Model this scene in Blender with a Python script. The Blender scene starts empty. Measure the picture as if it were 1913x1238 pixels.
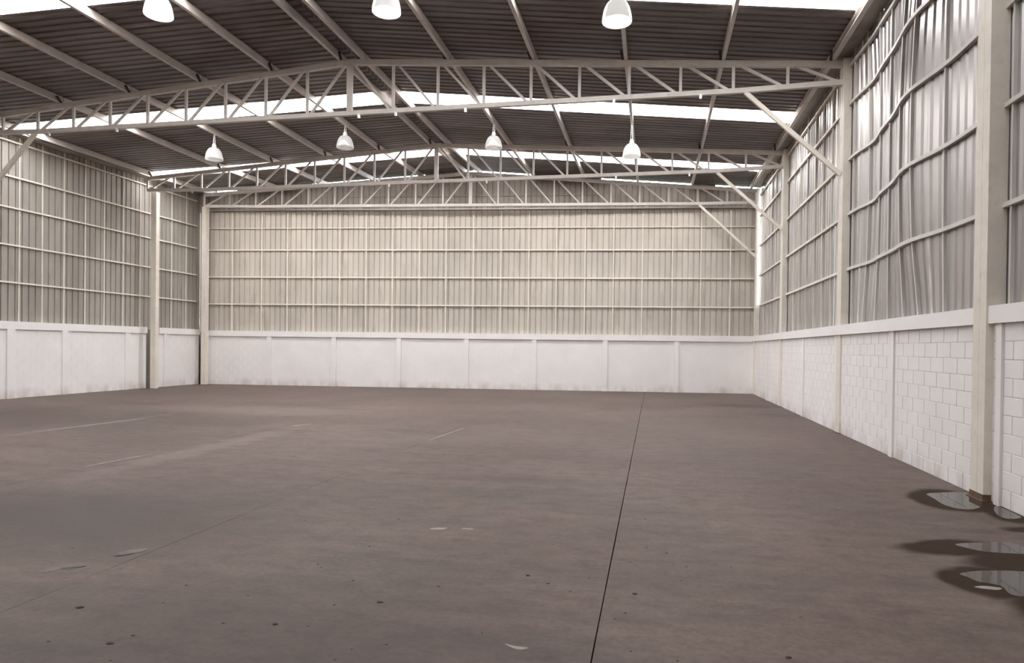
import bpy, math, random
from mathutils import Vector, Matrix

random.seed(7)
SC = bpy.context.scene
COL = SC.collection

# ------------------------------------------------------------------ camera
FPX, CX, CY = 1235.66, 1000.61, 659.19
W0, H0 = 1913.0, 1238.0
cam_data = bpy.data.cameras.new('camera')
cam = bpy.data.objects.new('camera', cam_data)
COL.objects.link(cam)
cF = Vector((-0.175011, 0.984529, -0.008536))
cR = Vector((0.984471, 0.175109, 0.012399))
cU = Vector((-0.013702, 0.006233, 0.999887))
m = Matrix.Identity(4)
for i in range(3):
    m[i][0], m[i][1], m[i][2] = cR[i], cU[i], -cF[i]
m[2][3] = 1.65
cam.matrix_world = m
cam_data.sensor_width = 36.0
cam_data.lens = FPX / W0 * 36.0
cam_data.shift_x = (W0 / 2 - CX) / W0
cam_data.shift_y = (CY - H0 / 2) / W0
cam_data.clip_end = 500
SC.camera = cam

# ------------------------------------------------------------------ sky and exposure
SKY_STRENGTH = 9.0
world = bpy.data.worlds.new('overcast_sky')
SC.world = world
world.use_nodes = True
bg = world.node_tree.nodes['Background']
bg.inputs['Color'].default_value = (0.86, 0.93, 1.0, 1)
bg.inputs['Strength'].default_value = SKY_STRENGTH
vs = SC.view_settings
vs.view_transform = 'Standard'
vs.look = 'None'
vs.gamma = 1.0
vs.use_curve_mapping = False
vs.exposure = 1.52
cy = SC.cycles
cy.max_bounces = 10
cy.diffuse_bounces = 7
cy.glossy_bounces = 4
cy.transparent_max_bounces = 12
cy.sample_clamp_indirect = 6.0
cy.caustics_reflective = False
cy.caustics_refractive = False
cy.use_denoising = True

# ------------------------------------------------------------------ building dimensions (metres)
XR, XL, XP = 3.71, -18.09, -7.0
YBR, YBL = 25.95, 24.03              # back wall, not square to the side walls
HB = 2.17                            # block wall incl. coping
Y_FRONT = -3.6
SK = (YBR - YBL) / (XR - XL)


def yback(x):
    return YBR + SK * (x - XR)


# trusses: right y, left y, right heel z, peak z, left heel z, bottom chord end z, mid z
TR = [
    (8.25, 8.40, 7.42, 8.18, 7.38, 7.06, 7.01),
    (14.24, 14.50, 7.42, 8.19, 7.38, 7.06, 7.01),
    (20.45, 20.72, 7.45, 8.15, 7.43, 7.06, 6.99),
    (25.60, 23.68, 7.55, 8.30, 7.53, 7.12, 7.09),
]


def lerp(a, b, t):
    return a + (b - a) * t


def interp(xs, ys, x):
    if x <= xs[0]:
        return ys[0]
    for i in range(len(xs) - 1):
        if x <= xs[i + 1]:
            return lerp(ys[i], ys[i + 1], (x - xs[i]) / (xs[i + 1] - xs[i]))
    return ys[-1]


def ty(k, x):
    return lerp(TR[k][0], TR[k][1], (XR - x) / (XR - XL))


def tz(k, x):
    t = TR[k]
    if x >= XP:
        return lerp(t[3], t[2], (x - XP) / (XR - XP))
    return lerp(t[3], t[4], (XP - x) / (XP - XL))


def tbz(k, x):
    t = TR[k]
    return interp([XL, XL + 2.6, XR - 2.0, XR], [t[5], t[6], t[6], t[5]], x)


def zchord(x, y):
    return interp([ty(k, x) for k in range(4)], [tz(k, x) for k in range(4)], y)


CH = 0.065      # half height of top chord
PD = 0.16       # purlin depth


def zroof(x, y):
    return zchord(x, y) + CH + PD + 0.012


def bulge(y, z):
    """the storm-bent bay of the right wall"""
    if y < 8.3 or y > 14.2:
        return 0.0
    a = interp([2.2, 3.3, 4.4, 5.5, 6.5, 7.4], [0.0, .75, 1.0, 1.0, .75, .3], z)
    return a * (0.10 * math.exp(-((y - 12.9) / .55) ** 2) - 0.15 * math.exp(-((y - 10.6) / .75) ** 2))


# ------------------------------------------------------------------ materials
def new_mat(name):
    mt = bpy.data.materials.new(name)
    mt.use_nodes = True
    nt = mt.node_tree
    return mt, nt, nt.nodes['Principled BSDF']


def nd(nt, typ, **kw):
    n = nt.nodes.new(typ)
    for k, v in kw.items():
        setattr(n, k, v)
    return n


def math_n(nt, op, a, b=None, clamp=False):
    n = nd(nt, 'ShaderNodeMath', operation=op)
    n.use_clamp = clamp
    for i, v in enumerate((a, b)):
        if v is None:
            continue
        if hasattr(v, 'links') or hasattr(v, 'is_linked'):
            nt.links.new(v, n.inputs[i])
        else:
            n.inputs[i].default_value = v
    return n.outputs[0]


def noise(nt, scale=(1, 1, 1), s=1.0, detail=4, rough=.55, vec=None, rot=(0, 0, 0)):
    if vec is None:
        vec = nd(nt, 'ShaderNodeNewGeometry').outputs['Position']
    mp = nd(nt, 'ShaderNodeMapping')
    mp.inputs['Scale'].default_value = scale
    mp.inputs['Rotation'].default_value = rot
    nt.links.new(vec, mp.inputs['Vector'])
    n = nd(nt, 'ShaderNodeTexNoise')
    n.inputs['Scale'].default_value = s
    n.inputs['Detail'].default_value = detail
    n.inputs['Roughness'].default_value = rough
    nt.links.new(mp.outputs[0], n.inputs['Vector'])
    return n.outputs['Fac']


def ramp(nt, fac, stops):
    r = nd(nt, 'ShaderNodeValToRGB')
    el = r.color_ramp.elements
    while len(el) < len(stops):
        el.new(0.5)
    for e, (p, c) in zip(el, stops):
        e.position = p
        e.color = (*c, 1) if len(c) == 3 else c
    nt.links.new(fac, r.inputs[0])
    return r.outputs[0]


def mix(nt, fac, a, b, mode='MIX'):
    n = nd(nt, 'ShaderNodeMix', data_type='RGBA', blend_type=mode)
    for i, v in ((0, fac), (6, a), (7, b)):
        if isinstance(v, (int, float)):
            n.inputs[i].default_value = v
        elif isinstance(v, tuple):
            n.inputs[i].default_value = (*v, 1)
        else:
            nt.links.new(v, n.inputs[i])
    return n.outputs[2]


def bump(nt, bs, fac, strength, dist=.01):
    b = nd(nt, 'ShaderNodeBump')
    b.inputs['Strength'].default_value = strength
    b.inputs['Distance'].default_value = dist
    nt.links.new(fac, b.inputs['Height'])
    nt.links.new(b.outputs[0], bs.inputs['Normal'])


def simple(name, col, rough=.6, metal=0.0, var=.12, s=3.0, dirt=None, scale=(1, 1, 1)):
    mt, nt, bs = new_mat(name)
    f = noise(nt, scale=scale, s=s)
    lo = tuple(c * (1 - var) for c in col)
    hi = tuple(min(1, c * (1 + var)) for c in col)
    c = ramp(nt, f, [(.3, lo), (.7, hi)])
    if dirt:
        d = noise(nt, scale=scale, s=s * 2.7, detail=6)
        d = ramp(nt, d, [(.55, (0, 0, 0)), (.75, (1, 1, 1))])
        c = mix(nt, d, c, dirt)
    nt.links.new(c, bs.inputs['Base Color'])
    bs.inputs['Roughness'].default_value = rough
    bs.inputs['Metallic'].default_value = metal
    return mt


def roofing(name):
    """old zinc roofing: every sheet its own tone, brown rust blooms and soot streaks down the slope"""
    mt, nt, bs = new_mat(name)
    f = noise(nt, scale=(.35, 1.2, 1), s=.9, detail=5)
    c = ramp(nt, f, [(.3, (.165, .146, .141)), (.7, (.262, .235, .228))])
    oi = nd(nt, 'ShaderNodeObjectInfo')
    c = mix(nt, .8, c, ramp(nt, oi.outputs['Random'], [(0, (.72, .70, .69)), (.6, (1, 1, 1)), (1, (1.22, 1.2, 1.2))]), 'MULTIPLY')
    d = noise(nt, scale=(.6, .9, 1), s=.55, detail=6, rough=.6)
    d = ramp(nt, d, [(.53, (0, 0, 0)), (.70, (1, 1, 1))])
    c = mix(nt, math_n(nt, 'MULTIPLY', d, .75), c, (.125, .082, .066))
    g = noise(nt, scale=(.25, 6, 1), s=1.3, detail=4)
    c = mix(nt, .5, c, ramp(nt, g, [(.35, (.6, .6, .6)), (.6, (1.1, 1.1, 1.1))]), 'MULTIPLY')
    nt.links.new(c, bs.inputs['Base Color'])
    bs.inputs['Roughness'].default_value = .55
    bs.inputs['Metallic'].default_value = .15
    return mt


M = {}
M['steel_paint'] = simple('cream_steel_paint', (.78, .715, .63), .5, var=.06, dirt=(.68, .61, .53))
M['roof_paint'] = simple('dusty_cream_steel_paint', (.66, .62, .585), .55, var=.08, dirt=(.56, .52, .485))
M['cleat'] = simple('black_steel', (.025, .022, .02), .6)
M['roof_sheet'] = roofing('dull_zinc_roofing')
M['roof_sheet_plain'] = simple('dull_zinc_roofing', (.205, .178, .168), .55, metal=.15, var=.25, s=.7, dirt=(.13, .09, .072), scale=(.5, 1.4, 1))
M['back_sheet'] = simple('lit_weathered_zinc_sheet', (.56, .515, .455), .5, metal=.15, var=.12, s=.8, dirt=(.46, .405, .34), scale=(1.6, 1.6, .35))  # weathered zinc lightened to paint in the stronger light on the back wall
M['gable'] = simple('dark_zinc_sheet', (.36, .325, .29), .6, metal=.1, var=.15, s=.9, dirt=(.26, .22, .19), scale=(1.6, 1.6, .5))  # gable sheets, darker than the wall sheets below
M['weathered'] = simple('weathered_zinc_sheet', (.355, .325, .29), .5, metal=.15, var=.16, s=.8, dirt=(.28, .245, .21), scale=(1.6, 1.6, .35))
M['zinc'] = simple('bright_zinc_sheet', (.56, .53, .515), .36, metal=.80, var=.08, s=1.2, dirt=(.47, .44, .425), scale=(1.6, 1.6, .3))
M['girt'] = simple('cream_girt_paint', (.80, .745, .665), .5, var=.06)
M['girt_grey'] = simple('grey_girt_paint', (.68, .64, .60), .5, var=.06)
M['mortar'] = simple('painted_mortar', (.74, .715, .70), .8)
M['rust'] = simple('rusty_plate', (.13, .075, .045), .8, var=.3, s=12)
M['spill_blocker'] = simple('dark_spill_blocker', (.05, .06, .035), .9, s=2)
M['earth'] = simple('dark_ground', (.055, .06, .035), .9, s=.3)
M['dark'] = simple('dark_recess_concrete', (.14, .125, .115), .85)
M['socket'] = simple('dark_socket', (.06, .055, .055), .5)
M['alu'] = simple('pale_aluminium', (.80, .79, .77), .35, metal=.3, var=.03)


def block_paint():
    mt, nt, bs = new_mat('white_block_paint')
    f = noise(nt, s=1.3, detail=5)
    c = ramp(nt, f, [(.3, (.83, .80, .785)), (.7, (.885, .855, .84))])
    sp = nd(nt, 'ShaderNodeSeparateXYZ')
    g = nd(nt, 'ShaderNodeNewGeometry')
    nt.links.new(g.outputs['Position'], sp.inputs[0])
    # splash dirt along the foot of the wall
    low = nd(nt, 'ShaderNodeMapRange')
    low.inputs['From Min'].default_value = .32
    low.inputs['From Max'].default_value = 0.0
    nt.links.new(sp.outputs[2], low.inputs['Value'])
    n2 = noise(nt, scale=(1, 1, .5), s=2.3, detail=6)
    k = math_n(nt, 'MULTIPLY', low.outputs[0], math_n(nt, 'MULTIPLY', math_n(nt, 'SUBTRACT', n2, .42, True), 4.0, True), True)
    k = math_n(nt, 'MULTIPLY', k, .65)
    c = mix(nt, k, c, (.42, .34, .28))
    nt.links.new(c, bs.inputs['Base Color'])
    bs.inputs['Roughness'].default_value = .7
    bump(nt, bs, noise(nt, s=45, detail=3), .25, .003)
    return mt


M['block'] = block_paint()


def skylight_mat(name='fibreglass_skylight', k=1.0):
    mt = bpy.data.materials.new(name)
    mt.use_nodes = True
    nt = mt.node_tree
    nt.nodes.remove(nt.nodes['Principled BSDF'])
    out = nt.nodes['Material Output']
    tr = nd(nt, 'ShaderNodeBsdfTransparent')
    tl = nd(nt, 'ShaderNodeBsdfTranslucent')
    tr.inputs[0].default_value = (.85 * k, .785 * k, .735 * k, 1)
    tl.inputs[0].default_value = (.87 * k, .815 * k, .765 * k, 1)
    mx = nd(nt, 'ShaderNodeMixShader')
    mx.inputs[0].default_value = .2
    nt.links.new(tr.outputs[0], mx.inputs[1])
    nt.links.new(tl.outputs[0], mx.inputs[2])
    nt.links.new(mx.outputs[0], out.inputs[0])
    return mt


M['skylight'] = skylight_mat()
M['skylight_added'] = skylight_mat('added_dim_skylight', .6)  # dimmer copy for the unseen strips added behind the camera for light


def lamp_mat():
    mt = bpy.data.materials.new('prismatic_acrylic_shade')
    mt.use_nodes = True
    nt = mt.node_tree
    nt.nodes.remove(nt.nodes['Principled BSDF'])
    out = nt.nodes['Material Output']
    df = nd(nt, 'ShaderNodeBsdfDiffuse')
    df.inputs[0].default_value = (.82, .81, .79, 1)
    tl = nd(nt, 'ShaderNodeBsdfTranslucent')
    tl.inputs[0].default_value = (.97, .965, .95, 1)
    gl = nd(nt, 'ShaderNodeBsdfGlossy')
    gl.inputs[0].default_value = (.9, .9, .9, 1)
    gl.inputs['Roughness'].default_value = .12
    m1 = nd(nt, 'ShaderNodeMixShader')
    m1.inputs[0].default_value = .75
    nt.links.new(df.outputs[0], m1.inputs[1])
    nt.links.new(tl.outputs[0], m1.inputs[2])
    m2 = nd(nt, 'ShaderNodeMixShader')
    m2.inputs[0].default_value = .10
    nt.links.new(m1.outputs[0], m2.inputs[1])
    nt.links.new(gl.outputs[0], m2.inputs[2])
    nt.links.new(m2.outputs[0], out.inputs[0])
    return mt


M['lamp'] = lamp_mat()


def floor_mat():
    mt, nt, bs = new_mat('stained_concrete')
    pos = nd(nt, 'ShaderNodeNewGeometry').outputs['Position']
    big = noise(nt, s=.22, detail=5, vec=pos)
    c = ramp(nt, big, [(.32, (.098, .071, .061)), (.5, (.121, .089, .077)), (.68, (.148, .112, .096))])
    streak = noise(nt, scale=(.35, 2.2, 1), s=1.1, detail=6, rough=.62, vec=pos)
    c = mix(nt, .55, c, ramp(nt, streak, [(.3, (.45, .44, .44)), (.5, (.98, .97, .97)), (.72, (1.38, 1.36, 1.35))]), 'MULTIPLY')
    hue = noise(nt, s=.55, detail=3, vec=pos)
    c = mix(nt, .5, c, ramp(nt, hue, [(.35, (1.06, .96, .97)), (.65, (.97, 1.02, .98))]), 'MULTIPLY')
    mid = noise(nt, scale=(.8, 1.3, 1), s=4.5, detail=6, rough=.65, vec=pos)
    c = mix(nt, .6, c, ramp(nt, mid, [(.32, (.62, .60, .60)), (.5, (1, 1, 1)), (.7, (1.25, 1.25, 1.24))]), 'MULTIPLY')
    fine = noise(nt, s=22, detail=6, rough=.75, vec=pos)
    c = mix(nt, .45, c, ramp(nt, fine, [(.3, (.50, .49, .49)), (.5, (1, 1, 1)), (.72, (1.45, 1.44, 1.43))]), 'MULTIPLY')
    # stains and damp patches, each with a shape of its own
    wn = nd(nt, 'ShaderNodeTexNoise')
    wn.inputs['Scale'].default_value = 2.6
    wn.inputs['Detail'].default_value = 5
    nt.links.new(pos, wn.inputs['Vector'])
    wv = nd(nt, 'ShaderNodeVectorMath', operation='SUBTRACT')
    nt.links.new(wn.outputs['Color'], wv.inputs[0])
    wv.inputs[1].default_value = (.5, .5, .5)

    def ell(cx_, cy_, rx, ry, soft, warp, rot=0.0):
        s_ = nd(nt, 'ShaderNodeVectorMath', operation='SCALE')
        s_.inputs['Scale'].default_value = warp
        nt.links.new(wv.outputs[0], s_.inputs[0])
        a = nd(nt, 'ShaderNodeVectorMath', operation='ADD')
        nt.links.new(pos, a.inputs[0])
        nt.links.new(s_.outputs[0], a.inputs[1])
        mp = nd(nt, 'ShaderNodeMapping', vector_type='TEXTURE')
        mp.inputs['Location'].default_value = (cx_, cy_, 0)
        mp.inputs['Rotation'].default_value = (0, 0, rot)
        mp.inputs['Scale'].default_value = (rx, ry, 1e3)
        nt.links.new(a.outputs[0], mp.inputs['Vector'])
        ln = nd(nt, 'ShaderNodeVectorMath', operation='LENGTH')
        nt.links.new(mp.outputs[0], ln.inputs[0])
        mr = nd(nt, 'ShaderNodeMapRange', interpolation_type='SMOOTHSTEP')
        mr.inputs['From Min'].default_value = 1.0 + soft
        mr.inputs['From Max'].default_value = 1.0 - soft
        nt.links.new(ln.outputs['Value'], mr.inputs['Value'])
        return mr.outputs[0]

    damp = None
    for args in [(2.55, 6.12, .52, .24, .18, .22, .25), (2.85, 5.75, .42, .32, .3, .3, .5), (2.45, 5.25, .40, .34, .14, .22, .4),
                 (2.62, 4.72, .30, .42, .35, .3, -.3), (3.30, 8.10, .40, .62, .12, .18, -.25), (3.62, 7.55, .26, .48, .2, .2, 0),
                 (3.45, 6.9, .22, .12, .4, .2, .2)]:
        e = ell(*args)
        damp = e if damp is None else math_n(nt, 'MAXIMUM', damp, e)
    c = mix(nt, math_n(nt, 'MULTIPLY', damp, .90), c, (.032, .020, .012))
    soot = math_n(nt, 'MULTIPLY', ell(-5.4, 5.3, 1.9, .95, .7, 1.4), math_n(nt, 'ADD', math_n(nt, 'MULTIPLY', mid, 1.6), .1, True))
    soot = math_n(nt, 'MAXIMUM', soot, ell(2.75, 20.3, 1.1, .65, .5, .8))
    soot = math_n(nt, 'MAXIMUM', soot, math_n(nt, 'MULTIPLY', ell(3.2, 17.6, .5, .5, .5, .5), .7))
    soot = math_n(nt, 'MAXIMUM', soot, math_n(nt, 'MULTIPLY', ell(-2.6, 3.3, 1.6, .9, .7, 1.2), .7))
    soot = math_n(nt, 'MAXIMUM', soot, math_n(nt, 'MULTIPLY', ell(-13.5, 12.0, 4.0, 2.0, .7, 1.6), .6))
    c = mix(nt, math_n(nt, 'MULTIPLY', soot, .55), c, (.040, .034, .030))
    pale = ell(-6.9, 9.4, .25, 2.2, .6, .9)
    pale = math_n(nt, 'MAXIMUM', pale, ell(-9.8, 15.0, 2.6, .9, .6, 1.2))
    pale = math_n(nt, 'MAXIMUM', pale, ell(-11.0, 11.5, .09, 2.4, .5, .12))
    c = mix(nt, math_n(nt, 'MULTIPLY', pale, .22), c, (.28, .24, .215))
    nt.links.new(c, bs.inputs['Base Color'])
    r = math_n(nt, 'ADD', math_n(nt, 'MULTIPLY', streak, .25), .46)
    nt.links.new(r, bs.inputs['Roughness'])
    nt.links.new(math_n(nt, 'SUBTRACT', .22, math_n(nt, 'MULTIPLY', damp, .19)), bs.inputs['Specular IOR Level'])
    bump(nt, bs, math_n(nt, 'ADD', fine, math_n(nt, 'MULTIPLY', streak, 1.5)), .25, .006)
    return mt


M['floor'] = floor_mat()


def water_mat():
    mt, nt, bs = new_mat('puddle_water')
    bs.inputs['Base Color'].default_value = (.055, .047, .042, 1)
    bs.inputs['Roughness'].default_value = .03
    bs.inputs['IOR'].default_value = 1.33
    bump(nt, bs, noise(nt, s=7, detail=2), .03, .01)
    return mt


M['water'] = water_mat()
M['chalk'] = simple('chalky_scrape', (.26, .225, .20), .8, var=.3, s=9)
M['flake'] = simple('broken_concrete', (.15, .125, .11), .85, var=.2, s=9)
M['leaf'] = simple('dark_leaf_litter', (.045, .032, .026), .8, var=.3, s=20)


# ------------------------------------------------------------------ mesh helpers
def mesh_obj(name, V, Fc, mat, parent=None, loc=None, smooth=False):
    me = bpy.data.meshes.new(name)
    me.from_pydata(V, [], Fc)
    me.materials.append(M[mat] if isinstance(mat, str) else mat)
    if smooth:
        for p in me.polygons:
            p.use_smooth = True
    me.update()
    return link(name, me, parent, loc)


def link(name, me, parent=None, loc=None):
    o = bpy.data.objects.new(name, me)
    COL.objects.link(o)
    if loc:
        o.location = loc
    if parent is not None:
        o.parent = parent
    return o


def empty(name, loc=(0, 0, 0)):
    o = bpy.data.objects.new(name, None)
    o.empty_display_size = .2
    o.location = loc
    COL.objects.link(o)
    return o


def tag(o, label, cat, group=None):
    o['label'] = label
    o['category'] = cat
    if group:
        o['group'] = group
    return o


def struct(o):
    o['kind'] = 'structure'
    return o


def box_vf(x0, x1, y0, y1, z0, z1, base=0):
    V = [(x0, y0, z0), (x1, y0, z0), (x1, y1, z0), (x0, y1, z0), (x0, y0, z1), (x1, y0, z1), (x1, y1, z1), (x0, y1, z1)]
    Fc = [(0, 3, 2, 1), (4, 5, 6, 7), (0, 1, 5, 4), (1, 2, 6, 5), (2, 3, 7, 6), (3, 0, 4, 7)]
    return V, [tuple(i + base for i in f) for f in Fc]


def boxes_vf(bs):
    V, Fc = [], []
    for b in bs:
        v, f = box_vf(*b, base=len(V))
        V += v
        Fc += f
    return V, Fc


def sweep_vf(path, prof, up=(0, 0, 1), base=0):
    """prof: closed polygon in (side, up) swept along path with mitred frames"""
    n = len(prof)
    V, Fc = [], []
    P_ = [Vector(p) for p in path]
    for i, p in enumerate(P_):
        a = P_[max(i - 1, 0)]
        b = P_[min(i + 1, len(P_) - 1)]
        d = (b - a).normalized()
        u = Vector(up)
        s = d.cross(u).normalized()
        u = s.cross(d).normalized()
        for (sx, uz) in prof:
            V.append(tuple(p + s * sx + u * uz))
    for i in range(len(P_) - 1):
        for j in range(n):
            k = (j + 1) % n
            Fc.append((base + i * n + j, base + i * n + k, base + (i + 1) * n + k, base + (i + 1) * n + j))
    Fc.append(tuple(base + j for j in reversed(range(n))))
    Fc.append(tuple(base + (len(P_) - 1) * n + j for j in range(n)))
    return V, Fc


def rect(w, h):
    return [(-w / 2, -h / 2), (w / 2, -h / 2), (w / 2, h / 2), (-w / 2, h / 2)]


def beam(name, p0, p1, w, h, mat, parent, up=(0, 0, 1), org=None):
    """square steel member between two world points"""
    o0 = Vector(org) if org is not None else Vector((0, 0, 0))
    V, Fc = sweep_vf([Vector(p0) - o0, Vector(p1) - o0], rect(w, h), up)
    return mesh_obj(name, V, Fc, mat, parent)


def cee(w, h, t=.012, lip=.02):
    """C section, web on +side, lips on the open -side"""
    a, b = w / 2, h / 2
    return [(a, -b), (a, b), (-a, b), (-a, b - lip), (-a + t, b - lip), (-a + t, b - t), (a - t, b - t),
            (a - t, -b + t), (-a + t, -b + t), (-a + t, -b + lip), (-a, -b + lip), (-a, -b)]


# ------------------------------------------------------------------ floor
floor = struct(mesh_obj('floor', *box_vf(XL - .6, XR + .6, Y_FRONT - 3, YBR + .6, -.35, -.12), 'dark'))
JX = [XL - .5, -14.55, -10.95, -7.27, -3.88, -.30, XR + .5]
for i in range(len(JX) - 1):
    g0 = .004 if i else 0
    w0 = .0035 if abs(JX[i] + .3) < .01 else .001
    w1 = .0035 if abs(JX[i + 1] + .3) < .01 else .001
    x0, x1 = JX[i] + w0, JX[i + 1] - w1
    n = 60
    V, Fc = [], []
    ys = [lerp(Y_FRONT - 2.9, YBR + .5, k / n) for k in range(n + 1)]
    # slightly broken joint edges
    for y in ys:
        a = x0 + (random.uniform(0, .0025) if i else 0)
        b = x1 - random.uniform(0, .0025)
        V += [(a, y, 0), (b, y, 0), (a, y, -.12), (b, y, -.12)]
    for k in range(n):
        q = 4 * k
        Fc += [(q, q + 1, q + 5, q + 4), (q, q + 4, q + 6, q + 2), (q + 1, q + 3, q + 7, q + 5)]
    Fc += [(0, 2, 3, 1), (4 * n, 4 * n + 1, 4 * n + 3, 4 * n + 2)]
    mesh_obj('floor_slab', V, Fc, 'floor', floor)


def blob(name, pts, z, thick, mat, parent=None, sub=3):
    """smooth closed outline on the floor"""
    P_ = pts
    n = len(P_)
    out = []
    for i in range(n):
        p0, p1, p2, p3 = P_[i - 1], P_[i], P_[(i + 1) % n], P_[(i + 2) % n]
        for s in range(sub):
            t = s / sub
            out.append(tuple(.5 * (2 * p1[j] + (p2[j] - p0[j]) * t + (2 * p0[j] - 5 * p1[j] + 4 * p2[j] - p3[j]) * t * t +
                             (3 * p1[j] - p0[j] - 3 * p2[j] + p3[j]) * t ** 3) for j in (0, 1)))
    cx_ = sum(p[0] for p in out) / len(out)
    cy_ = sum(p[1] for p in out) / len(out)
    N = len(out)
    V = [(x - cx_, y - cy_, 0) for x, y in out] + [(x - cx_, y - cy_, thick) for x, y in out]
    Fc = [tuple(range(N, 2 * N)), tuple(reversed(range(N)))] + [(i, (i + 1) % N, N + (i + 1) % N, N + i) for i in range(N)]
    return mesh_obj(name, V, Fc, mat, parent, (cx_, cy_, z))


for pts in [[(-3.86, 11.05), (-3.85, 11.6), (-3.80, 12.2), (-3.78, 12.86), (-3.75, 12.85), (-3.775, 12.1), (-3.81, 11.6), (-3.84, 11.06)],
            [(-1.97, 5.72), (-1.9, 5.76), (-1.82, 5.77), (-1.85, 5.71), (-1.93, 5.69)],
            [(-1.69, 5.78), (-1.62, 5.8), (-1.57, 5.77), (-1.65, 5.75)],
            [(-.79, 3.58), (-.72, 3.565), (-.655, 3.56), (-.68, 3.53), (-.73, 3.535)],
            [(-7.40, 7.6), (-7.37, 8.1), (-7.31, 8.6), (-7.28, 8.62), (-7.32, 8.1), (-7.37, 7.65)],
            [(-7.2, 12.3), (-7.05, 12.7), (-6.98, 12.68), (-7.12, 12.3)],
            [(-11.16, 10.2), (-11.0, 11.4), (-10.88, 12.6), (-10.85, 12.55), (-10.96, 11.4), (-11.13, 10.2)]]:
    mesh = blob('chalk_scrape', pts, 0.0, .0012, 'chalk', floor)
for pts in [[(-4.32, 4.02), (-4.30, 4.14), (-4.22, 4.16), (-4.19, 4.24), (-4.10, 4.22), (-4.12, 4.12), (-4.20, 4.10), (-4.24, 4.02)],
            [(-4.10, 4.50), (-4.08, 4.60), (-3.99, 4.66), (-3.94, 4.63), (-3.97, 4.54), (-4.03, 4.48)]]:
    blob('broken_joint_flake', pts, 0.0, .002, 'flake', floor, 2)
for pts in [[(-4.22, 4.12), (-4.15, 4.165), (-4.09, 4.20), (-4.10, 4.175), (-4.15, 4.135)], [(-4.07, 4.44), (-4.02, 4.49), (-3.98, 4.53), (-3.99, 4.50), (-4.03, 4.45)]]:
    blob('joint_gap_shadow', pts, 0.002, .002, 'cleat', floor, 2)  # black wedges paint the shadow in the broken joint gaps
blob('dry_patch', [(2.25, 5.12), (2.33, 5.155), (2.41, 5.14), (2.43, 5.125), (2.38, 5.085), (2.3, 5.09)], 0.0, .003, 'chalk', floor)
# puddles
PUD = [
    ([(3.16, 8.38), (3.36, 8.49), (3.55, 8.57), (3.66, 8.56), (3.68, 8.40), (3.66, 8.18), (3.51, 7.85), (3.34, 7.66), (3.2, 7.65), (3.14, 7.76), (3.12, 7.89), (3.14, 8.11)],
     'larger shallow puddle lying against the foot of the steel column and white wall'),
    ([(3.53, 7.63), (3.66, 7.89), (3.69, 7.77), (3.69, 7.52), (3.66, 7.38), (3.52, 7.30), (3.47, 7.38)],
     'small puddle trapped along the white block wall beside the column foot'),
    ([(2.58, 6.23), (2.81, 6.33), (3.02, 6.39), (3.11, 6.36), (3.14, 6.23), (3.1, 6.07), (3.02, 6.05), (2.9, 6.04), (2.73, 6.05), (2.64, 6.12)],
     'narrow puddle with a long damp tail on the open concrete floor'),
    ([(2.27, 5.4), (2.39, 5.48), (2.54, 5.53), (2.78, 5.56), (2.88, 5.45), (2.7, 5.12), (2.5, 4.99), (2.43, 5.02), (2.44, 5.1), (2.45, 5.17), (2.4, 5.22), (2.33, 5.24), (2.3, 5.33)],
     'puddle ringed by the darkest brown damp stain on the concrete floor'),
]
for pts, lab in PUD:
    tag(blob('puddle', pts, 0.0005, .0015, 'water'), lab, 'puddle')

# ------------------------------------------------------------------ corrugated sheets
PITCH, NR = .2143, 4
SW = PITCH * NR


def sheet_profile(width, depth=.026, rib=(.070, .092, .128, .150)):
    """(s, d) pairs: flat pan at d=0, ribs pushed out to d=depth"""
    out = [(-.012, 0)]
    k = 0
    while True:
        s = k * PITCH
        pts = [(s + rib[0], 0), (s + rib[1], depth), (s + rib[2], depth), (s + rib[3], 0)]
        if s + .15 > width - 1e-4:
            break
        out += pts
        k += 1
    out.append((width + .012, 0))
    return out


def wall_sheet(parent, name, s0, width, zb, ztop, place, mat, zs=None, jitter=0.0, narrow=True):
    """place(s, d, z) -> world point"""
    prof = sheet_profile(width, .03, (.085, .093, .123, .131)) if narrow else sheet_profile(width)
    n = len(prof)
    V, Fc = [], []
    rows = zs or [0, 1]
    for t in rows:
        for (s, d) in prof:
            z = lerp(zb, ztop(s0 + s), t)
            V.append(place(s0 + s, d + jitter, z))
    for r in range(len(rows) - 1):
        for j in range(n - 1):
            Fc.append((r * n + j, r * n + j + 1, (r + 1) * n + j + 1, (r + 1) * n + j))
    return mesh_obj(name, V, Fc, mat, parent)


# ------------------------------------------------------------------ right wall
wall_right = struct(mesh_obj('wall_right', *box_vf(XR + .006, XR + .20, Y_FRONT, YBR + .1, 0, 2.0), 'mortar'))
mesh_obj('coping', *box_vf(XR - .06, XR + .23, Y_FRONT, YBR - .05, 1.975, HB), 'block', wall_right)
R_PIL = [(-1.0, .18), (2.3, .18), (5.2, .18), (7.93, .11), (11.21, .17), (14.42, .13), (17.48, .17), (20.62, .14), (22.75, .17), (25.85, .22)]
for y, w in R_PIL:
    mesh_obj('pilaster', *box_vf(XR - .028, XR + .05, y - w / 2, y + w / 2, 0, 1.98), 'block', wall_right)


def block_cells(a, b, zc):
    """running-bond cells between a and b for course zc -> (start, end)"""
    L, G = .39, .01
    out = []
    s = a + (.0 if zc % 2 == 0 else -.20)
    while s < b - .03:
        e = s + L
        u, v = max(s, a), min(e, b)
        if v - u > .04:
            out.append((u + G / 2, v - G / 2 + .0))
        s += L + G
    return out


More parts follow.
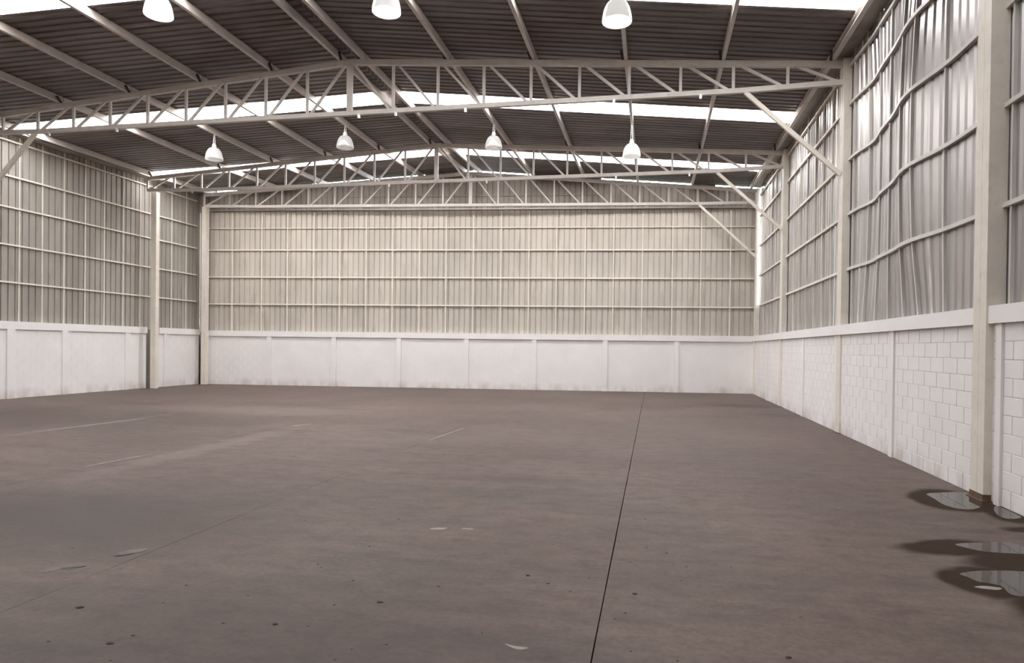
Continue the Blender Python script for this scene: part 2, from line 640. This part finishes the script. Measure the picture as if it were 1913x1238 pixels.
full_me = None
cand = []
edges = [Y_FRONT] + [y for y, w in R_PIL]
for i in range(len(R_PIL)):
    a = (R_PIL[i - 1][0] + R_PIL[i - 1][1] / 2) if i else Y_FRONT
    b = R_PIL[i][0] - R_PIL[i][1] / 2
    for c in range(10):
        for (u, v) in block_cells(a, b, c):
            cand.append((u, v, c * .1975 + .004, c * .1975 + .1915))
vis = sorted([b for b in cand if b[1] > 7.35], key=lambda b: b[0])
solo, rest = vis[:300], vis[300:] + [b for b in cand if b[1] <= 7.35]
shared = {}
for (u, v, z0, z1) in solo:
    L = round(v - u, 3)
    if L not in shared:
        V, Fc = box_vf(0, .03, 0, L, 0, z1 - z0)
        b = .002
        me = bpy.data.meshes.new('block')
        # chamfered front face
        V = [(.002, 0, 0), (.002, L, 0), (.002, L, z1 - z0), (.002, 0, z1 - z0),
             (0, b, b), (0, L - b, b), (0, L - b, z1 - z0 - b), (0, b, z1 - z0 - b),
             (.03, 0, 0), (.03, L, 0), (.03, L, z1 - z0), (.03, 0, z1 - z0)]
        Fc = [(4, 7, 6, 5), (0, 4, 5, 1), (1, 5, 6, 2), (2, 6, 7, 3), (3, 7, 4, 0), (0, 1, 9, 8), (1, 2, 10, 9), (2, 3, 11, 10), (3, 0, 8, 11)]
        me.from_pydata(V, [], [tuple(reversed(f)) for f in Fc])
        me.materials.append(M['block'])
        shared[L] = me
    o = link('block', shared[L], wall_right, (XR + random.uniform(-.0006, .0006), u, z0))
o = mesh_obj('block_courses', *boxes_vf([(XR, XR + .03, u, v, z0, z1) for (u, v, z0, z1) in rest]), 'block', wall_right)
o['kind'] = 'stuff'

# sheets of the right wall
XS = XR + .125
y = Y_FRONT
k = 0
YE_R = 25.39
while y < YE_R - .05:
    w = min(SW, YE_R - y)
    near = 8.0 < y + w and y < 14.4
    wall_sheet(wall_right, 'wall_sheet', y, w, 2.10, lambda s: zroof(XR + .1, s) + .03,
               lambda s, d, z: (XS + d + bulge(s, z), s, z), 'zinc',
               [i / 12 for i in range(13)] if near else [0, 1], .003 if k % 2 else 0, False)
    y += SW
    k += 1
wall_sheet(wall_right, 'wall_sheet', 25.47, YBR + .2 - 25.47, 2.10, lambda s: zroof(XR + .1, s) + .03, lambda s, d, z: (XS + .06 + d, s, z), 'zinc')
wall_sheet(wall_right, 'wall_sheet', 25.30, .30, 2.10, lambda s: 3.35, lambda s, d, z: (XS + .05 + d, s, z), 'zinc')
COLS_R = [-3.75, 2.25, 8.25, 14.24, 20.45, 25.60]
GZ_R = [3.28, 4.38, 5.47, 6.56, 7.33]
for i in range(len(COLS_R) - 1):
    a, b = COLS_R[i] + .14, COLS_R[i + 1] - .14
    if i == len(COLS_R) - 2:
        b = YE_R - .02
    for z in GZ_R:
        n = 28 if i == 2 else 1
        path = [(XR + .09 + bulge(lerp(a, b, t / n), z), lerp(a, b, t / n), z) for t in range(n + 1)]
        V, Fc = sweep_vf(path, rect(.055, .055))
        mesh_obj('girt', V, Fc, 'girt_grey' if i <= 2 else 'girt', wall_right)
ST_R = [-3.2 + .86 * j for j in range(14)]
ST_R = [s for s in ST_R if s < 8.0] + [8.78, 9.64, 10.49, 11.08, 11.79, 12.45, 13.14, 13.85, 14.9, 15.43, 16.21, 16.96, 17.79, 18.63, 19.34, 21.3, 22.15, 22.9, 23.6, 24.4]
for s in ST_R:
    n = 14 if 8.3 < s < 14.2 else 1
    top = zroof(XR + .1, s) - .08
    path = [(XR + .11 + bulge(s, lerp(HB, top, t / n)), s, lerp(HB, top, t / n)) for t in range(n + 1)]
    V, Fc = sweep_vf(path, rect(.045, .034), up=(0, 1, 0))
    mesh_obj('stud', V, Fc, 'girt_grey' if s < 13.9 else 'girt', wall_right)

# ------------------------------------------------------------------ left wall
L_GAPS = [(7.9, 8.6), (14.35, 15.0), (21.13, 21.72)]
segs, a = [], Y_FRONT
for g in L_GAPS:
    segs.append((a, g[0]))
    a = g[1]
segs.append((a, 23.95))
wall_left = struct(mesh_obj('wall_left', *boxes_vf([(XL - .20, XL - .006, s[0], s[1], 0, 2.0) for s in segs]), 'block'))
for s in segs:
    mesh_obj('coping', *box_vf(XL - .23, XL + .05, s[0], s[1], 1.985, HB + .04), 'block', wall_left)
mesh_obj('recess_backing', *box_vf(XL - .34, XL - .24, Y_FRONT, YBL + .3, 0, 2.2), 'dark', wall_left)
mesh_obj('corner_closure', *boxes_vf([(XL - .34, XL + .30, YBL + .16, YBL + .30, 0, 7.6)]), 'dark', wall_left)
L_PIL = [(15.97, .24), (17.74, .20), (20.21, .16), (22.05, .16)]
for y_, w in L_PIL:
    mesh_obj('pilaster', *box_vf(XL - .05, XL + .05, y_ - w / 2, y_ + w / 2, 0, 1.99), 'block', wall_left)
bl = []
for s in segs:
    for c in range(10):
        for (u, v) in block_cells(s[0], s[1], c):
            bl.append((XL - .03, XL, u, v, c * .1985 + .004, c * .1985 + .1925))
o = mesh_obj('block_courses', *boxes_vf(bl), 'block', wall_left)
o['kind'] = 'stuff'
y = Y_FRONT
k = 0
while y < 24.05:
    w = min(SW, YBL + .10 - y)
    if w < .2:
        break
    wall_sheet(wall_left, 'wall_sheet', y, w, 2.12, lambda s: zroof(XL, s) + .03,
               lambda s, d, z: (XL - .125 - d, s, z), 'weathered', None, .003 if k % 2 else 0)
    y += SW
    k += 1
COLS_L = [-3.75, 2.25, 8.30, 14.65, 21.40, 23.9]
GZ_L = [3.33, 4.40, 5.47, 6.36, 7.36]
for i in range(len(COLS_L) - 1):
    for z in GZ_L:
        beam('girt', (XL - .09, COLS_L[i] + .02, z), (XL - .09, COLS_L[i + 1] - .02, z), .05, .045, 'girt', wall_left)
for s in [-3.2 + .775 * j for j in range(25)] + [16.32, 17.06, 17.81, 18.59, 19.35, 20.15, 20.92, 22.5, 23.3]:
    beam('stud', (XL - .105, s, 2.2), (XL - .105, s, zroof(XL, s) - .1), .03, .03, 'girt', wall_left, up=(0, 1, 0))

# ------------------------------------------------------------------ back wall
LB = math.hypot(XR - XL, YBR - YBL)
ux, uy = (XR - XL) / LB, (YBR - YBL) / LB       # along the wall, left to right
nx, ny = -uy, ux                                # outward


def bp(x, off, z):
    """point on back wall at world x, pushed outward by off"""
    return (x + nx * off, yback(x) + ny * off, z)


def back_box(x0, x1, o0, o1, z0, z1):
    V = [bp(x0, o0, z0), bp(x1, o0, z0), bp(x1, o1, z0), bp(x0, o1, z0), bp(x0, o0, z1), bp(x1, o0, z1), bp(x1, o1, z1), bp(x0, o1, z1)]
    return V, [(0, 3, 2, 1), (4, 5, 6, 7), (0, 1, 5, 4), (1, 2, 6, 5), (2, 3, 7, 6), (3, 0, 4, 7)]


def back_boxes(L_):
    V, Fc = [], []
    for b in L_:
        v, f = back_box(*b)
        Fc += [tuple(i + len(V) for i in q) for q in f]
        V += v
    return V, Fc


wall_back = struct(mesh_obj('wall_back', *back_box(-17.86, XR + .02, .006, .2, 0, 1.98), 'block'))
mesh_obj('coping', *back_box(-17.86, XR - .04, -.06, .23, 1.95, HB), 'block', wall_back)
B_PIL = [-15.18, -12.51, -9.88, -7.19, -4.55, -1.82, .86]
for x in B_PIL:
    mesh_obj('pilaster', *back_box(x - .09, x + .09, -.05, .05, 0, 1.97), 'block', wall_back)
bl = []
edg = [-17.86] + B_PIL + [XR]
for i in range(len(edg) - 1):
    for c in range(10):
        for (u, v) in block_cells(edg[i] + .09, edg[i + 1] - .09, c):
            bl.append((u, v, 0, .03, c * .195 + .004, c * .195 + .189))
o = mesh_obj('block_courses', *back_boxes(bl), 'block', wall_back)
o['kind'] = 'stuff'
OPEN = [(-17.3, -16.2), (-14.3, -13.3), (-13.1, -9.2), (-7.3, -6.4), (-6.2, -4.4), (-1.7, -.4), (-.4, 1.8), (2.2, 3.6)]
x = XL - .25
k = 0
while x < XR + .2:
    w = min(SW, XR + .25 - x)
    if w < .2:
        break
    gap = any(a_ < x + SW / 2 < b_ for a_, b_ in OPEN)
    wall_sheet(wall_back, 'wall_sheet', x, w, 2.10, lambda s: 7.10, lambda s, d, z: bp(s, .125 + d, z), 'back_sheet', None, .003 if k % 2 else 0)
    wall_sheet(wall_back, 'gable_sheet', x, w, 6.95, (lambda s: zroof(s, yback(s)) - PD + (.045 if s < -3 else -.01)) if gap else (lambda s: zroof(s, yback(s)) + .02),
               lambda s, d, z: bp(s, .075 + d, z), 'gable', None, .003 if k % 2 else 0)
    x += SW
    k += 1
for z, h in [(3.25, .055), (4.34, .055), (5.43, .055), (6.30, .035)]:
    mesh_obj('girt', *back_box(-17.9, XR, .062, .117, z - h / 2, z + h / 2), 'girt', wall_back)
mesh_obj('girt', *back_box(XL, XR, .02, .07, 7.0, 7.05), 'girt_grey', wall_back)
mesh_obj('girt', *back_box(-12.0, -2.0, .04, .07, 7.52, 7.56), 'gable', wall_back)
for x in [-16.8, -15.56, -14.49, -13.4, -12.33, -11.26, -10.19, -9.11, -8.05, -6.97, -5.89, -4.8, -3.73, -2.63, -1.54, -.45, .68, 1.74, 2.84]:
    mesh_obj('stud', *back_box(x - .02, x + .02, .06, .105, 2.1, 6.94), 'girt', wall_back)

# ------------------------------------------------------------------ front wall behind the photographer; added blocker and dark ground outside
wall_front = struct(mesh_obj('wall_front', *box_vf(XL - .3, XR + .3, Y_FRONT - .2, Y_FRONT, 0, 8.6), 'weathered'))
struct(mesh_obj('wall_spill_blocker', *box_vf(XL - 3, XR + 3, 29.0, 29.4, -.36, 8.35), 'spill_blocker'))  # added outside to block light spilling in through the eave gaps
struct(mesh_obj('ground', [(-80, -80, -.36), (80, -80, -.36), (80, 90, -.36), (-80, 90, -.36)], [(0, 1, 2, 3)], 'earth'))  # outside ground, added and kept dark so less light bounces in

# ------------------------------------------------------------------ roof
ceiling = struct(empty('ceiling', (XP, 8.0, 0)))
RO = Vector((XP, 8.0, 0))


def roof_sheet(name, xa, xb, yridge, mat, j):
    prof = sheet_profile(SW, .042)
    n = len(prof)
    nx_ = 10
    V, Fc = [], []
    for r in range(nx_ + 1):
        xx = lerp(xa, xb, r / nx_)
        for (s, d) in prof:
            yy = min(yridge + s + (SK + .012) * (xx - XP), yback(xx) + .14)
            V.append((xx - RO.x, yy - RO.y, zroof(xx, yy) + d + j))
    for r in range(nx_):
        for i in range(n - 1):
            q = (r * n + i, r * n + i + 1, (r + 1) * n + i + 1, (r + 1) * n + i)
            Fc.append(q)
    return mesh_obj(name, V, Fc, mat, ceiling)


SKY_FAR = [11.5, 17.5, 22.65, 5.5, -.5]       # far ridge edge per skylight strip; last two unseen, added for light
rows = []
yy = 22.65 + SW * 3
k = 0
while yy > Y_FRONT - 3:
    rows.append(yy - SW)
    yy -= SW
    k += 1
portals = []
for k, y0 in enumerate(rows):
    sky = any(abs(y0 + SW - f) < SW * .5 + 1e-6 for f in SKY_FAR)
    for (xa, xb) in ((XP - .02, XL - .45), (XP + .02, XR + .40)):
        roof_sheet('skylight_sheet' if sky else 'roof_sheet', xa, xb, y0, ('skylight' if y0 > 8 else 'skylight_added') if sky else 'roof_sheet', .004 if k % 2 else 0)
        if sky:
            portals.append((xa, xb, y0))
# ridge cap over the joint between the slopes
V, Fc = [], []
for yy in (Y_FRONT - 3, 8.3, 14.4, 20.6, 25.2):
    z = zroof(XP, yy) + .05
    V += [(XP - .28 - RO.x, yy - RO.y, z - .015), (XP - RO.x, yy - RO.y, z + .02), (XP + .28 - RO.x, yy - RO.y, z - .015)]
for r in range(4):
    q = r * 3
    Fc += [(q, q + 1, q + 4, q + 3), (q + 1, q + 2, q + 5, q + 4)]
mesh_obj('ridge_cap', V, Fc, 'roof_sheet', ceiling)

PX_L = [-7.24, -9.0, -10.9, -12.87, -14.85, -17.55]
PX_R = [-6.68, -4.61, -2.66, -.66, 1.35, 3.49]


def zpur(x, y):
    return zchord(x, y) + CH + PD / 2


for x in PX_L + PX_R:
    ys = [Y_FRONT, 2.25] + [ty(q, x) for q in range(4)]
    ys[-1] = yback(x) + .1
    for i in range(len(ys) - 1):
        a, b = ys[i] + .012, ys[i + 1] - .012
        big = 1.25 if x in (3.49,) else 1.0
        V, Fc = sweep_vf([Vector((x, a, zpur(x, a))) - RO, Vector((x, b, zpur(x, b))) - RO], cee(.075 * big, PD), up=(0, 0, 1))
        mesh_obj('purlin', V, Fc, 'roof_paint', ceiling)
# eave gutters
for (x0, x1, name) in ((XR - .17, XR + .14, 'gutter'), (XL - .14, XL + .22, 'gutter')):
    for i in range(len(COLS_R) - 1):
        a, b = (COLS_R if x0 > 0 else COLS_L)[i] + .01, (COLS_R if x0 > 0 else COLS_L)[i + 1] - .01
        xm = (x0 + x1) / 2
        za, zb_ = zroof(xm, a) - .045, zroof(xm, b) - .045
        V = []
        for (yv, zv) in ((a, za), (b, zb_)):
            for (xv, dz) in ((x0, -.02), (x1, -.02), (x1, -.04), (x0, -.04)):
                V.append((xv - RO.x, yv - RO.y, zv + dz))
        Fc = [(0, 1, 5, 4), (1, 2, 6, 5), (2, 3, 7, 6), (3, 0, 4, 7), (3, 2, 1, 0), (4, 5, 6, 7)]
        mesh_obj(name, V, Fc, 'weathered', ceiling)

# daylight portals: sampling guides for the sky seen through the skylight strips (they give no light of their own)
def portal(name, loc, sx, sy, rot):
    ld = bpy.data.lights.new(name, 'AREA')
    ld.shape = 'RECTANGLE'
    ld.size, ld.size_y = sx, sy
    ld.cycles.is_portal = True
    o_ = bpy.data.objects.new(name, ld)
    COL.objects.link(o_)
    o_.location = loc
    o_.rotation_euler = rot
    o_['kind'] = 'helper'
    return o_


for (xa, xb, y0) in portals:
    xm = (xa + xb) / 2
    ang = math.atan(SK + .012)
    ym = y0 + SW / 2 + (SK + .012) * (xm - XP)
    za, zb_ = zroof(xa, ym), zroof(xb, ym)
    lo, hi = (xa, xb) if xa < xb else (xb, xa)
    slope = math.atan2(zroof(hi, ym) - zroof(lo, ym), hi - lo)
    rotm = Matrix.Rotation(ang, 3, 'Z') @ Matrix.Rotation(-slope, 3, 'Y')
    portal('skylight_portal', (xm, ym, (za + zb_) / 2 + .05), abs(xb - xa) + .1, SW + .04, rotm.to_euler())

# ------------------------------------------------------------------ roof trusses
TLAB = [
    'cream steel roof truss carried by the column standing in the puddles',
    'cream steel roof truss with a knee brace at each end, third from the back wall',
    'cream steel roof truss between two skylight strips, second from the back wall',
    'cream steel end truss close against the corrugated back wall',
]
KNEE = [((1.75, 3.66), True), ((1.80, 3.66), True), ((1.80, 3.66), False), ((1.60, 3.68), False)]
for k in range(4):
    org = Vector((XP, ty(k, XP), tbz(k, XP)))
    root = tag(empty('roof_truss', org), TLAB[k], 'roof truss', 'roof trusses across the hall')
    XE_L, XE_R = -17.72, XR - .01

    def top(x):
        return Vector((x, ty(k, x), tz(k, x)))

    def bot(x):
        return Vector((x, ty(k, x), tbz(k, x)))

    for (xa, xb) in ((XE_L, XP), (XP, XE_R)):
        V, Fc = sweep_vf([top(xa) - org, top(xb) - org], rect(.09, .125))
        mesh_obj('top_chord', V, Fc, 'roof_paint', root)
    xs = [XE_L, XL + 2.6, XR - 2.0, XE_R]
    V, Fc = sweep_vf([bot(x) - org for x in xs], rect(.09, .10))
    mesh_obj('bottom_chord', V, Fc, 'roof_paint', root)
    xr_ = [lerp(XP, XE_R, i / 10) for i in range(11)]
    xl_ = [lerp(XP, XE_L, i / 10) for i in range(11)]
    beam('king_post', bot(XP), top(XP), .13, .075, 'roof_paint', root, up=(0, 1, 0), org=org)
    for arr in (xr_, xl_):
        for i in range(1, 11):
            x = arr[i]
            b, t = bot(x), top(x)
            if (t - b).z > .18:
                beam('post', b, t, .06, .05, 'roof_paint', root, up=(0, 1, 0), org=org)
            xi = arr[i - 1]
            s = .12 if arr is xr_ else -.12
            beam('diagonal', top(xi + s * .6), bot(x - s * .5), .055, .045, 'roof_paint', root, up=(0, 1, 0), org=org)
    (xb_, xc_), both = KNEE[k]
    zc = 5.22 if k < 3 else 5.12
    if k:
        beam('knee_brace', bot(xb_) + Vector((0, 0, -.04)), (xc_, ty(k, xc_), zc), .085, .07, 'steel_paint', root, up=(0, 1, 0), org=org)
    if both:
        beam('knee_brace', bot(-15.65) + Vector((0, 0, -.04)), (-17.62, ty(k, -17.6), 5.0), .10, .07, 'steel_paint', root, up=(0, 1, 0), org=org)
    for x in PX_L + PX_R:
        if k == 3:
            break
        yv = ty(k, x) - .075
        zz = tz(k, x) + CH
        s = .055 if x < XP else -.055
        V, Fc = sweep_vf([Vector((x + s, yv - .01, zz - .01)) - org, Vector((x + s * 1.6, yv - .17, zz + PD * .6)) - org], rect(.05, .035))
        mesh_obj('purlin_cleat', V, Fc, 'cleat', root)
    if k in (1, 2):
        for x in ([-15.2, -13.2, -6.75, -5.85, -4.2, -.9, .9] if k == 1 else [-15.9, -8.6, -5.3, -1.2, 1.0]):
            p = bot(x) - org
            mesh_obj('hanger_clip', *box_vf(p.x - .025, p.x + .025, p.y - .06, p.y - .02, p.z - .13, p.z - .045), 'alu', root)

# ------------------------------------------------------------------ columns
CLAB_R = {3: 'cream steel column with its rusty foot in the puddles by the white wall',
          4: 'cream steel column in the right wall carrying the truss braced at both ends',
          5: 'cream steel column in the right wall under the second truss from the back wall',
          6: 'cream steel corner column where the right wall meets the back wall'}
CLAB_L = {3: 'cream steel column on the left wall under the truss over the puddles',
          4: 'cream steel column on the left wall under the truss braced at both ends',
          5: 'cream steel column on the left wall beside a dark gap in the block wall',
          6: 'cream steel corner column where the left wall meets the back wall'}


def column(x0, x1, y0, y1, ztop, label, split_x, mat='steel_paint'):
    cx_, cy_ = (x0 + x1) / 2, (y0 + y1) / 2
    root = tag(empty('steel_column', (cx_, cy_, 0)), label, 'column', 'steel columns along the side walls')
    hx, hy = (x1 - x0) / 2, (y1 - y0) / 2
    if split_x:
        a = box_vf(-hx, hx, -hy, -.003, .012, ztop)
        b = box_vf(-hx, hx, .003, hy, .012, ztop)
    else:
        a = box_vf(-hx, -.003, -hy, hy, .012, ztop)
        b = box_vf(.003, hx, -hy, hy, .012, ztop)
    mesh_obj('channel', *a, mat, root)
    mesh_obj('channel', *b, mat, root)
    mesh_obj('weld_seam', *box_vf(-hx + .006, hx - .006, -hy + .006, hy - .006, .012, ztop - .01), mat, root)
    mesh_obj('base_plate', *box_vf(-hx - .03, hx + .02, -hy - .03, hy + .03, 0, .012), 'rust', root)
    mesh_obj('cap_plate', *box_vf(-hx - .01, hx + .01, -hy - .01, hy + .01, ztop, ztop + .012), mat, root)
    return root


for i in (3, 4, 5, 6):
    yc = TR[i - 3][0]
    col = column(XR - (.08 if i == 3 else .03), XR + .115, yc - .15, yc + .15, TR[i - 3][2] + .05, CLAB_R[i], True)
    if i == 3:
        mesh_obj('rusty_foot', *box_vf(-.105, .10, -.158, .158, .012, .075), 'rust', col)
LC = {3: (-17.86, -17.66, 8.32, 8.47), 4: (-17.86, -17.66, 14.42, 14.57), 5: (-17.70, -17.49, 20.86, 21.02), 6: (-17.74, -17.56, 23.60, 23.82)}
for i in (3, 4, 5, 6):
    x0, x1, y0, y1 = LC[i]
    column(x0, x1, y0, y1, TR[i - 3][5] - .06, CLAB_L[i], False)


# ------------------------------------------------------------------ pendant lamps
def lathe_vf(prof, n=28):
    V, Fc = [], []
    for (r, z) in prof:
        for i in range(n):
            a = 2 * math.pi * i / n
            V.append((r * math.cos(a), r * math.sin(a), z))
    for j in range(len(prof) - 1):
        for i in range(n):
            k2 = (i + 1) % n
            Fc.append((j * n + i, j * n + k2, (j + 1) * n + k2, (j + 1) * n + i))
    return V, Fc


shade_prof = [(.238, .004), (.245, 0), (.249, .012), (.246, .05), (.238, .10), (.225, .16), (.204, .225), (.172, .285), (.128, .33), (.075, .352), (.05, .356)]
neck_prof = [(0, .35), (.066, .35), (.068, .37), (.058, .43), (.042, .465), (.026, .48), (0, .482)]
socket_prof = [(0, .16), (.03, .16), (.036, .18), (.036, .30), (.05, .35), (0, .352)]
proto = None


def lamp(x, y, zb, label, group):
    global proto
    hang = zchord(x, y) + CH - (zb + .48)
    if proto is None:
        root = empty('pendant_lamp', (x, y, zb))
        mesh_obj('lamp_shade', *lathe_vf(shade_prof), 'lamp', root, smooth=True)
        mesh_obj('ballast_neck', *lathe_vf(neck_prof, 16), 'alu', root, smooth=True)
        mesh_obj('socket', *lathe_vf(socket_prof, 12), 'socket', root)
        proto = root
    else:
        src = proto
        root = src.copy()
        COL.objects.link(root)
        root.location = (x, y, zb)
        for ch in list(src.children):
            if ch.name.startswith('hanger'):
                continue
            c = ch.copy()
            COL.objects.link(c)
            c.parent = root
    for s in (-1, 1):
        V, Fc = sweep_vf([(s * .03, 0, .46), (s * .012, 0, .48 + hang)], rect(.012, .012), up=(0, 1, 0))
        mesh_obj('hanger_wire', V, Fc, 'alu', root)
    return tag(root, label, 'lamp', group)


for (x, y, z, wh) in [(-9.0, 10.75, 7.63, 'first purlin from the ridge, away from the bent wall'),
                      (-4.61, 10.82, 7.39, 'first purlin from the ridge, towards the bent wall'),
                      (-.66, 10.95, 7.00, 'third purlin from the ridge, towards the bent wall')]:
    lamp(x, y, z, 'bright white lamp on ' + wh, 'lamps in the bay of the bent wall')
for (x, y, z, wh) in [(-12.87, 17.64, 7.08, 'third purlin from the ridge, away from the bent wall'),
                      (-9.0, 18.2, 7.44, 'first purlin from the ridge, away from the bent wall'),
                      (-4.61, 18.6, 7.37, 'first purlin from the ridge, towards the bent wall'),
                      (-.66, 18.4, 6.92, 'third purlin from the ridge, towards the bent wall')]:
    lamp(x, y, z, 'small far lamp on ' + wh, 'lamps in the bay between the middle trusses')

# ------------------------------------------------------------------ litter on the floor
LIT = [(-3.19, 5.7), (-2.83, 5.97), (-2.36, 5.95), (-2.27, 5.1), (-2.46, 4.6), (-2.4, 4.54), (-1.97, 3.9), (-1.71, 4.0), (-2.05, 4.33), (-.87, 4.69),
       (-.7, 4.56), (-.43, 4.73), (-.15, 5.16), (-.1, 4.49), (-.53, 4.44), (-.21, 4.05), (-.05, 6.48), (-.03, 5.56), (.13, 5.44), (-.15, 4.15),
       (-.8, 5.47), (-1.1, 4.74), (-1.43, 4.35), (-1.43, 3.44), (-1.59, 3.35), (-1.62, 3.22), (-1.97, 3.58), (-.95, 3.69), (-.1, 3.63), (.15, 3.57),
       (-3.48, 3.54), (-2.91, 3.15), (-2.75, 2.98), (-2.17, 3.56), (-2.6, 3.94), (-2.48, 3.51), (-3.11, 4.01), (-3.04, 3.71), (-2.86, 3.26), (-4.55, 4.55),
       (-3.25, 3.1), (.74, 3.73), (.27, 5.13), (.6, 5.18), (.22, 4.82), (.92, 4.31)]
BIG = {(-3.48, 3.54), (-2.91, 3.15), (-2.17, 3.56), (-.1, 4.49), (.74, 3.73), (-.87, 4.69), (-1.71, 4.0)}
leaf_me = []
for v in range(4):
    n = 7
    V = [(0, 0, .006)]
    for i in range(n):
        a = 2 * math.pi * i / n
        r = random.uniform(.6, 1.15)
        V.append((r * .02 * math.cos(a), r * .011 * math.sin(a), random.uniform(.001, .004)))
    V += [(x * .9, y * .9, 0) for x, y, z in V[1:]]
    Fc = [(0, 1 + i, 1 + (i + 1) % n) for i in range(n)] + [(1 + i, 1 + n + i, 1 + n + (i + 1) % n, 1 + (i + 1) % n) for i in range(n)]
    Fc.append(tuple(range(1 + n, 1 + 2 * n)))
    me = bpy.data.meshes.new('leaf_fragment')
    me.from_pydata(V, [], Fc)
    me.materials.append(M['leaf'])
    leaf_me.append(me)
for i, (x, y) in enumerate(LIT):
    o = link('leaf_fragment', leaf_me[i % 4], None, (x, y, 0.0))
    s = 1.45 if (x, y) in BIG else random.uniform(.45, .8)
    o.scale = (s, s, s)
    o.rotation_euler = (0, 0, random.uniform(-.5, .5))
    if (x, y) in BIG:
        tag(o, 'larger dark dry leaf fragment lying on the bare concrete floor', 'leaf', 'larger leaf fragments on the floor')
    else:
        tag(o, 'tiny dark speck of leaf litter lying on the bare concrete floor', 'leaf', 'specks of leaf litter on the floor')
